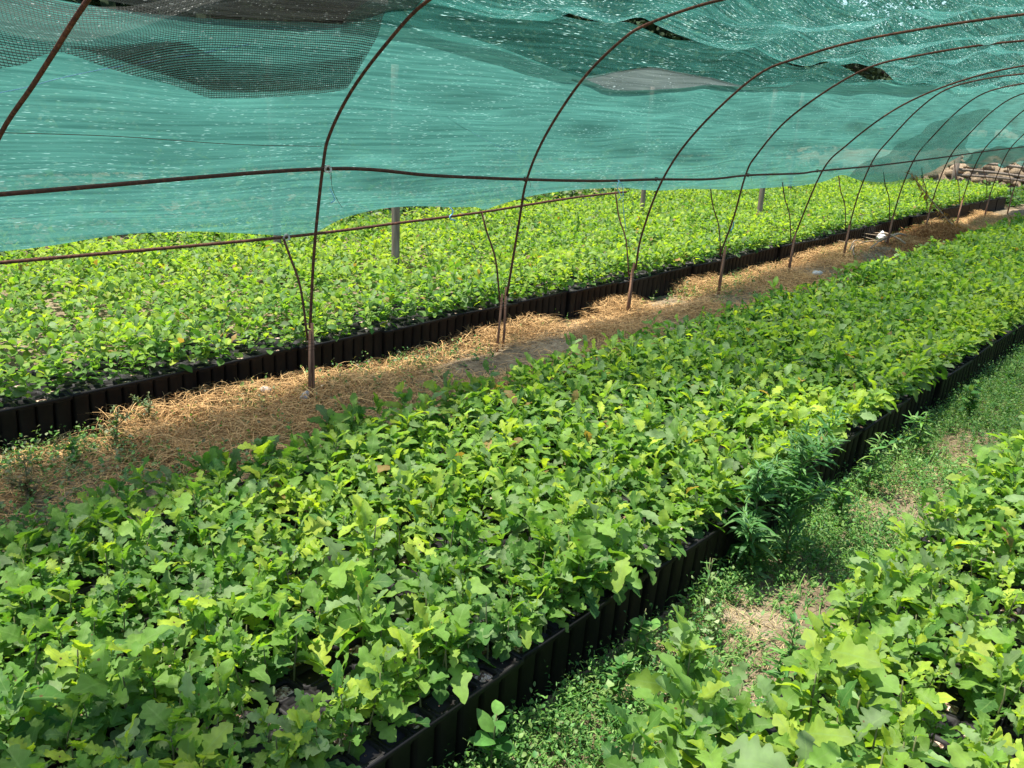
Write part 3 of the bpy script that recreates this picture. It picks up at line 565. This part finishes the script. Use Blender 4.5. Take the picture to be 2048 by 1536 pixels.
# ------------------------------------------------------------------ shade nets over the tunnel
PR = np.array([(3.80, .70), (3.76, .84), (3.62, 1.02), (3.48, 1.2), (3.34, 1.42), (3.12, 1.68), (2.88, 1.9), (2.55, 2.03), (2.0, 2.11), (1.4, 2.16), (.9, 2.17), (0.3, 2.1)])
PS = np.concatenate([[0], np.cumsum(np.hypot(*np.diff(PR, axis=0).T))])
fs = np.linspace(-.3, 4.3, 461); fv = np.interp(fs, PS, PR[:, 0]); fz = np.interp(fs, PS, PR[:, 1]); fz = np.where(fs < 0, .70+fs, fz)
ker = np.hanning(31); ker /= ker.sum(); pad = lambda a: np.concatenate([np.full(15, a[0])+np.arange(-15, 0)*(a[1]-a[0]), a, np.full(15, a[-1])+np.arange(1, 16)*(a[-1]-a[-2])])
fv = np.convolve(pad(fv), ker, 'valid'); fz = np.convolve(pad(fz), ker, 'valid')
def surf(u, s, off=0, sag=0, fold=0, seed=0):
    dv = np.gradient(fv, fs); dz = np.gradient(fz, fs); v = np.interp(s, fs, fv); z = np.interp(s, fs, fz); a = np.interp(s, fs, dv); b = np.interp(s, fs, dz); L = np.hypot(a, b)
    nv, nz = b/L, -a/L                                     # outward normal
    ph = np.interp(u, HU, np.arange(len(HU))); sg = np.sin(PI*(ph % 1))**1
    if callable(off): off = off(u)
    loose = np.clip(sg*1.3, .12, 1) if np.all(np.asarray(off) > 0) else 1
    d = off+.015*np.sign(off) - sag*sg*np.clip((s-.2)/.6, 0, 1)*(1+.4*np.sin(u*1.3)) + loose*(.012*(vnoise(u*2.1, s*5, 40+seed)-.5)*2 + fold*(vnoise(u*1.2+s*.9, s*7+u*.35, 41+seed)-.5))
    return np.stack([u, v+nv*d, z+nz*d+gz(u)], -1)
def sheet(name, u0, u1, lo, hi, mat, label, nu=260, ns=60, **k):
    us = np.linspace(u0, u1, nu); t = np.linspace(0, 1, ns); a = lo(us)[:, None]; b = hi(us)[:, None]; S = a+(b-a)*t[None]; U = np.repeat(us[:, None], ns, 1)
    o = qmesh(name, surf(U, S, **k).reshape(-1, 3), grid(nu, ns), mat, uv=np.stack([U.ravel(), S.ravel()], -1), smooth=True); return tag(o, label, 'shade net')
ci = lambda pts: (lambda us: np.interp(us, *(lambda P: (P[:, 0], P[:, 1]))(smoothpath(pts, 4))))
A_lo = ci([(-1, .19), (.6, .2), (1.27, .192), (1.72, .236), (2.12, .222), (2.5, .16), (2.71, .135), (2.83, .155), (2.99, .233), (3.52, .274), (3.96, .239), (4.1, .20), (4.25, .248), (4.65, .301), (5.29, .325), (6.0, .27), (6.77, .221), (8.22, .157), (9.43, .171), (9.95, .235), (10.68, .13), (11.87, .05), (12.9, .07), (13.87, .2), (14.3, .38), (14.8, .25), (15.57, .2), (16.26, .35), (17.82, .17), (18.69, .28), (20.5, .25)])
A_hi = ci([(-1, 1.40), (1.11, 1.373), (1.27, 1.359), (1.76, 1.376), (2.21, 1.397), (2.6, 1.40), (2.85, 1.41), (3.35, 1.358), (4.24, 1.212), (4.7, 1.173), (6.08, 1.308), (7.72, 1.432), (9.87, 1.53), (12.67, 1.76), (16, 1.9), (20.5, 1.9)])
B_lo = ci([(2.38, 1.36), (2.8, 1.33), (3.4, 1.25), (4.05, 1.18), (4.3, 1.235), (4.7, 1.353), (5.1, 1.33), (5.47, 1.30), (6.52, 1.26), (8, 1.3), (10.0, 1.40)])
B_hi = ci([(2.38, 1.46), (2.48, 1.575), (2.89, 1.572), (3.1, 1.57), (3.32, 1.575), (3.6, 1.63), (3.78, 1.64), (4.14, 1.65), (4.48, 1.635), (4.75, 1.66), (5.04, 1.655), (5.79, 1.625), (6.26, 1.59), (6.8, 1.585), (7.08, 1.59), (7.52, 1.55), (8.27, 1.475), (8.82, 1.485), (9.4, 1.53), (10.0, 1.51)])
C_lo = ci([(2.40, 1.56), (2.9, 1.59), (3.1, 1.582), (3.2, 1.61), (3.45, 1.61), (3.6, 1.645), (3.72, 1.655), (3.9, 1.70), (4.05, 1.745), (4.22, 1.72), (4.45, 1.665), (4.6, 1.652), (4.75, 1.672), (5.04, 1.67), (5.79, 1.638), (6.14, 1.66), (6.6, 1.645), (7.10, 1.60), (7.35, 1.645), (7.8, 1.665), (8.3, 1.57), (8.75, 1.497), (9.4, 1.51), (10.0, 1.50), (11, 1.55), (12.6, 1.70), (16, 1.85), (20.5, 1.85)])
C_hi = ci([(2.40, 1.80), (3, 2.05), (3.5, 2.4), (4, 2.85), (4.6, 3.35), (5.5, 3.5), (7, 3.3), (9, 3.0), (12, 2.75), (16, 2.4), (20.5, 2.3)])
sheet('shade_net', -.9, 20.4, A_lo, A_hi, M_NET, 'large bright teal shade net hanging as the side wall of the tunnel', nu=700, ns=70, off=.012, sag=.02, fold=.05)
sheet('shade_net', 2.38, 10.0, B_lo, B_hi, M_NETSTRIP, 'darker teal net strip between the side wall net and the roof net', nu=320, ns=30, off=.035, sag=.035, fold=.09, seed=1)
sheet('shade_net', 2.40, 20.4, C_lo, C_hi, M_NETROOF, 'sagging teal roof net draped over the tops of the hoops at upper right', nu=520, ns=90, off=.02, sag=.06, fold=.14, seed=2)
sheet('shade_net', 4.1, 6.9, lambda u: A_hi(u)-.03, lambda u: np.maximum(B_lo(u)+.012, A_hi(u)-.02), M_NETGREY, 'grey net patch showing in the wedge between the teal nets', nu=90, ns=20, off=.024, sag=.03, fold=.03, seed=3)
# loose fold of net hanging inside the hoops near the far end
sheet('shade_net', 9.9, 14.2, ci([(9.9, .30), (11, .10), (12, .07), (13.3, .2), (14.2, .33)]), ci([(9.9, .46), (10.6, .8), (11.3, 1.22), (11.9, 1.36), (12.4, 1.33), (12.9, .95), (13.4, .66), (14.2, .5)]), M_NETFOLD, 'loose peaked fold of teal net hanging inside the far hoops', nu=200, ns=60, off=-.06, sag=.01, fold=.10, seed=4)
sheet('shade_net', 14.1, 20.4, ci([(14.1, .36), (15.0, .22), (15.8, .16), (16.3, .3), (17.2, .12), (18, .2), (19, .1), (20.4, .2)]), ci([(14.1, .55), (15, .62), (17, .6), (20.4, .6)]), M_NET, 'bunched lower hem of teal net at the far right end', nu=140, ns=24, off=-.04, sag=.01, fold=.12, seed=5)
# black mesh net draped inside at the upper left
E_lo = ci([(-.6, 1.1), (.6, 1.15), (1.05, 1.315), (1.14, 1.382), (1.2, 1.40), (1.34, 1.327), (1.53, 1.223), (1.82, 1.073), (1.94, 1.054), (2.19, 1.074), (2.46, 1.142), (2.475, 1.25), (2.49, 1.35)])
E_off = lambda u: (-.055-.17*np.exp(-((u-1.15)/.42)**2))[:, None] if u.ndim == 1 else -.055-.17*np.exp(-((u-1.15)/.42)**2)
E_hi = ci([(-.6, 1.7), (.98, 1.78), (1.61, 1.75), (2.2, 1.76), (2.36, 1.70), (2.46, 1.52), (2.49, 1.42)])
sheet('shade_net', -.6, 2.49, E_lo, E_hi, M_NETBLACK, 'black see-through mesh net draped over the left hoop at the upper left', nu=200, ns=70, off=E_off, sag=.0, fold=.03, seed=6)
sheet('shade_net', 1.2, 2.46, lambda u: E_lo(u)+.05-.03*np.clip(u-2.2, 0, 1), lambda u: E_lo(u)+.06+.15*np.clip((u-1.2)*2.2, 0, 1), M_NETBLACK, 'doubled lower fold of the black mesh net', nu=120, ns=16, off=lambda u: E_off(u)-.012, sag=.0, fold=.03, seed=6)
sheet('shade_net', -.6, 2.7, ci([(-.6, 1.35), (1.1, 1.37), (1.8, 1.37), (2.3, 1.38), (2.7, 1.50)]), ci([(-.6, 1.6), (.2, 1.6), (.7, 1.6), (1.2, 1.6), (1.8, 1.65), (2.4, 1.70), (2.7, 1.60)]), M_NETDENSE, 'dense black net layer above the teal wall at the top left', nu=120, ns=30, off=.04, sag=.03, fold=.05, seed=8)

sheet('shade_net', -.7, .62, ci([(-.7, 2.3), (.3, 2.4), (.62, 2.7)]), ci([(-.7, 3.1), (.62, 3.1)]), M_NETDENSE, 'scrap of dark net added out of view to shade the near left corner', nu=60, ns=30, off=.03, sag=.02, fold=.05, seed=9)  # unseen net piece added over the crest to cast shade on the bed corner
# ------------------------------------------------------------------ strings and cords
def cord(P, rad, mat, label, name='cord', cat='string', n=5):
    mb = MB(); mb.tube(smoothpath(P, n), rad, 5); return tag(mb.build(name, mat, smooth=True), label, cat)
cord([(1.0, 3.24, 1.47), (1.21, 3.20, 1.52), (1.33, 3.17, 1.56), (1.5, 3.14, 1.605), (1.75, 3.1, 1.66), (2.0, 3.06, 1.72)], .0016, M_TWINE, 'pale blue cord stretched across the left hoop')
cord([(1.2, 3.37, 1.37), (1.6, 3.36, 1.36), (2.1, 3.36, 1.33), (2.55, 3.36, 1.32)], .0013, M_RUSTD, 'thin dark wire strung across the left of the teal net', 'wire', 'wire')
cord([(5.0, 3.36, 1.09), (4.98, 3.355, 1.04), (5.03, 3.35, .98), (5.0, 3.35, .96)], .003, M_TWINE, 'looped blue twine hanging from the long rod, upper short loop', 'twine')
cord([(5.0, 3.37, 1.09), (5.05, 3.36, 1.05), (5.06, 3.35, .93), (5.1, 3.35, .82), (5.13, 3.35, .74)], .0028, M_TWINE, 'long tail of blue twine hanging below the long rod at the centre', 'twine')
cord([(3.78, 3.74, .93), (3.8, 3.73, .90), (3.77, 3.73, .87), (3.81, 3.72, .85)], .004, M_TWINE, 'short blue twine end dangling under the net edge left of the second hoop', 'twine')
cord([(2.64, 3.42, 1.12), (2.66, 3.41, 1.07), (2.63, 3.40, 1.055)], .0025, M_TWINE, 'small bit of blue twine beside the first full hoop', 'twine')
cord([(2.62, 3.38, 1.20), (2.63, 3.39, 1.13), (2.66, 3.39, 1.07), (2.69, 3.39, 1.03)], .0011, M_RUSTD, 'thin dark wire end curling down from the first full hoop', 'wire', 'wire')
cord([(3.3, 3.33, 1.52), (3.5, 3.38, 1.42), (3.75, 3.4, 1.33), (4.0, 3.41, 1.27)], .0009, M_TWINE, 'hair-thin pale thread on the teal net between the first two hoops', 'thread')
cord([(7.0, 3.48, .66), (7.02, 3.49, .62), (7.0, 3.5, .58)], .006, M_TWINE, 'blue tie wrapped on the brace of the fourth hoop', 'twine')
# ------------------------------------------------------------------ litter, sticks, heap
def clod(name, u, v, z, r_, seed, mat, label, cat):
    P, F = clod_mesh(seed, r_); o = qmesh(name, P, F, mat, smooth=True); o.location = (u, v, z+float(gz(u))); tag(o, label, cat); return o
clod('plastic_bag', 11.62, 3.70, .07, (.10, .07, .075), 5, M_WHITE, 'crumpled white plastic bag lying on the path near the sticks', 'bag')
o = clod('plastic_cup', 2.56, 3.54, .05, (.018, .016, .045), 6, M_WHITE, 'small crushed white plastic cup beside the first stakes', 'cup'); o.rotation_euler = (.3, .7, .2)
clod('stone', 2.42, 3.68, .08, (.03, .026, .02), 9, M_GREYPL, 'round pale stone left of the first full hoop stakes', 'stone')
clod('stone', 2.74, 3.62, .045, (.022, .02, .015), 10, M_GREYPL, 'small pale stone right of the first full hoop stakes', 'stone')
clod('stone', 8.6, 3.3, .05, (.07, .05, .03), 12, M_GREYPL, 'flat pale stone near the stakes of the fifth hoop', 'stone')
TW_L = ['longest pale stick in the stick pile by the white bag', 'lower stick pointing at the middle bed in the stick pile', 'thin stick crossing the stick pile by the white bag', 'dark thick stick beside the white bag', 'short stick at the right end of the stick pile', 'outer thin stick at the left end of the stick pile']
for k, (u, v, a, L, rr) in enumerate(((10.3, 3.62, .05, 1.3, .012), (10.0, 3.42, .45, 1.0, .011), (10.6, 3.45, .2, 1.2, .009), (11.3, 3.6, -.1, .8, .022), (11.2, 3.3, .9, .7, .012), (9.9, 3.5, .15, .9, .008))):
    mb = MB(); t = np.linspace(0, 1, 7); mb.tube(np.stack([np.cos(a)*L*t, np.sin(a)*L*t+.03*np.sin(t*5+k), .03*k*.5+.03+.05*np.sin(PI*t)], -1), rr*(1-.5*t), 6); mb.tube([(np.cos(a)*L*.5, np.sin(a)*L*.5, .05+.015*k), (np.cos(a+.6)*L*.8, np.sin(a+.6)*L*.8, .13)], [rr*.5, rr*.25], 5)
    o = mb.build('stick', M_TWIG, smooth=True); o.location = (u, v, float(gz(u))+.02); tag(o, TW_L[k], 'stick', 'sticks piled by the white bag')
A = np.column_stack([rng.normal(12.6, .75, 7000), rng.normal(3.32, .22, 7000)]); hh = .17*np.exp(-((A[:, 0]-12.9)/.8)**2-((A[:, 1]-3.4)/.3)**2); A = np.column_stack([A, gz(A[:, 0])+hh*rng.random(len(A))])
c = np.array([.22, .10, .035])+rng.random((len(A), 1))*np.array([.28, .17, .07]); V, Q, C = ribbons(A, rng.uniform(0, 6.3, len(A)), rng.uniform(.05, .22, len(A)), rng.uniform(.002, .004, len(A)), rng.uniform(0, .07, len(A)), c, .6)
tag(qmesh('weed_heap', V, Q, M_STRAW, col=C), 'rust-brown heap of pulled dead weeds around the eighth hoop', 'weed heap', kind='stuff')
# dried vine hanging on the hoop
o = empty('dried_vine', (12.85, 3.45, float(gz(12.85)))); mb = MB(); vp = smoothpath([(-.55, .25, .85), (-.3, .15, .66), (0, 0, .42), (.35, -.12, .2), (.6, -.2, .1)], 5); mb.tube(vp, .009, 5); mb.build('stem', M_TWIG, o)
n = 170; q = rng.integers(0, len(vp), n); V, Q, C, U = leaves(T_LANCE, vp[q]+rng.normal(0, .02, (n, 3)), rng.uniform(0, 6.3, n), rng.normal(0, .6, n), rng.normal(0, .5, n), rng.uniform(.05, .11, n), np.array([.34, .17, .05])*rng.uniform(.6, 1.4, (n, 1)))
qmesh('leaves', V, Q, M_WEED, col=C, uv=U, parent=o); tag(o, 'orange-brown dried vine slung across the eighth hoop', 'vine')
# ------------------------------------------------------------------ far end: rails, stones, shrubs, trees
FR = ['top', 'middle', 'lowest']
for k, (z, dz) in enumerate(((.74, .0), (.58, -.02), (.46, .01))):
    mb = MB(); t = np.linspace(0, 1, 12); mb.tube(np.stack([21.6+.5*t, 5.5-3.1*t, z+dz*t*3+.015*np.sin(t*9)+.0*t], -1), .03, 7); tag(mb.build('fence_rail', M_TIMBER, smooth=True), f'{FR[k]} weathered wooden rail on the rocky bank at the far right', 'rail', 'rails on the rocky bank')
mb = MB(); mb.tube([(21.55, 5.55, .0), (21.55, 5.55, .9)], .06, 8); tag(mb.build('fence_post', M_TIMBER), 'dark wooden post at the left end of the bank rails', 'post')
n = 260; uu = np.concatenate([rng.uniform(20, 25, 170), rng.uniform(0, 18, 90)]); P0, F0 = clod_mesh(17, (1, .8, .65))
fl = 7.35-np.clip(uu-19.8, 0, 3.0)*1.22; vv = fl+rng.uniform(.0, 1.5, n); ss = rng.uniform(.04, .15, n); zz = gz(uu)+np.clip((vv-fl)/1.45, 0, 1)*.72*(.35+.65*np.clip((uu-19)/2, 0, 1))+.0
V = P0[None]*ss[:, None, None]+np.stack([uu, vv, zz], -1)[:, None]
tag(qmesh('rubble', V, (F0[None]+(np.arange(n)*len(P0))[:, None, None]).reshape(-1, 3), M_BANK, smooth=False), 'loose stones scattered over the earth bank', 'stones', kind='stuff')
nb_ = 7000; A = np.column_stack([rng.uniform(-1, 46, nb_), 7.0+7.5*rng.random(nb_)**1.3]); A = np.column_stack([A, gz(A[:, 0])+.1+.1*rng.random(nb_)+.35*np.clip(A[:, 1]-8, 0, 1)]); A = A[(A[:, 0] < 19.2) | (A[:, 1] > 9)]; B_ = np.column_stack([rng.uniform(18.9, 21.4, 500), rng.uniform(3.6, 7, 500), np.full(500, .1)]); A = np.vstack([A, B_]); V, Q, C, U = sprigs(A, rng.uniform(.06, .3, len(A))*(1+.25*np.clip(A[:, 1]-7, 0, 9)), 12, .07, .18, T_BROAD+T_LANCE[2:], GW*.6)
tag(qmesh('bank_weeds', V, Q, M_WEED, col=C, uv=U), 'dark green weeds along the foot of the earth bank', 'weeds', kind='stuff')
tl = ['dark broad tree', 'dark bushy tree', 'tall dark tree']
def tree(u, v, h, w_, label):
    o = empty('tree', (u, v, -.1)); mb = MB(); t = np.linspace(0, 1, 7); mb.tube(np.stack([.2*np.sin(t*3), .1*t, h*.75*t], -1), .16*(1-.75*t), 8)
    tips = []
    for b in range(9):
        k = rng.uniform(.2, .8); a = b*2.4; L = w_*rng.uniform(.5, .9); s0 = np.array([.2*np.sin(k*3), .1*k, h*.75*k]); e = s0+np.array([np.cos(a)*L, np.sin(a)*L, L*.5]); mb.tube([s0, (s0+e)/2+[0, 0, -.08], e], [.06, .04, .015], 6); tips.append(e)
    mb.build('trunk', M_BARK, o, smooth=True)
    cl = np.vstack([np.array(tips), np.column_stack([rng.normal(0, w_*.45, 22), rng.normal(0, w_*.45, 22), rng.uniform(.25, 1.0, 22)*h])]); n = 5200
    q = cl[rng.integers(0, len(cl), n)]; d = rng.normal(0, 1, (n, 3)); d /= np.linalg.norm(d, axis=1)[:, None]; pos = q+d*(w_*.42)*(rng.random((n, 1))**.4); pos[:, 2] = np.maximum(pos[:, 2], .3)
    col = np.array([.018, .035, .012])*rng.uniform(.6, 1.7, (n, 1)); V, Q, C, U = leaves(T_BROAD, pos, rng.uniform(0, 6.3, n), rng.normal(0, .6, n), rng.normal(0, .5, n), rng.uniform(.14, .26, n), col)
    qmesh('crown', V, Q, M_DARKLEAF, col=C, parent=o); tag(o, label, 'tree', 'dark trees behind the nets')
TP = [(3.5, 11.2, 4.2, 1.9), (6.6, 11.8, 4.8, 2.2), (9.8, 11.4, 4.5, 2.1), (13, 12.2, 5.2, 2.4), (16.5, 11.6, 4.8, 2.2), (20, 12.4, 5.6, 2.5), (24, 12, 5.6, 2.5), (28.5, 12.5, 6, 2.7), (33, 11.0, 7.0, 3.2), (37, 8.6, 7.6, 3.4), (1, 12.2, 5, 2.2), (41, 13, 8.5, 3.6)]
TN = ['behind the net left of the first full hoop', 'behind the slit over the second hoop', 'behind the net by the third hoop', 'behind the fourth hoop', 'behind the fifth hoop', 'behind the sixth hoop', 'behind the seventh hoop', 'behind the ninth hoop', 'behind the far rail bank', 'at the far right beyond the beds', 'at the far left behind the net', 'most distant, above the far end']
for (a, b, c_, d), nme in zip(TP, TN): tree(a, b, c_, d, 'dark leafy tree '+nme)
print('objects', len(bpy.data.objects))
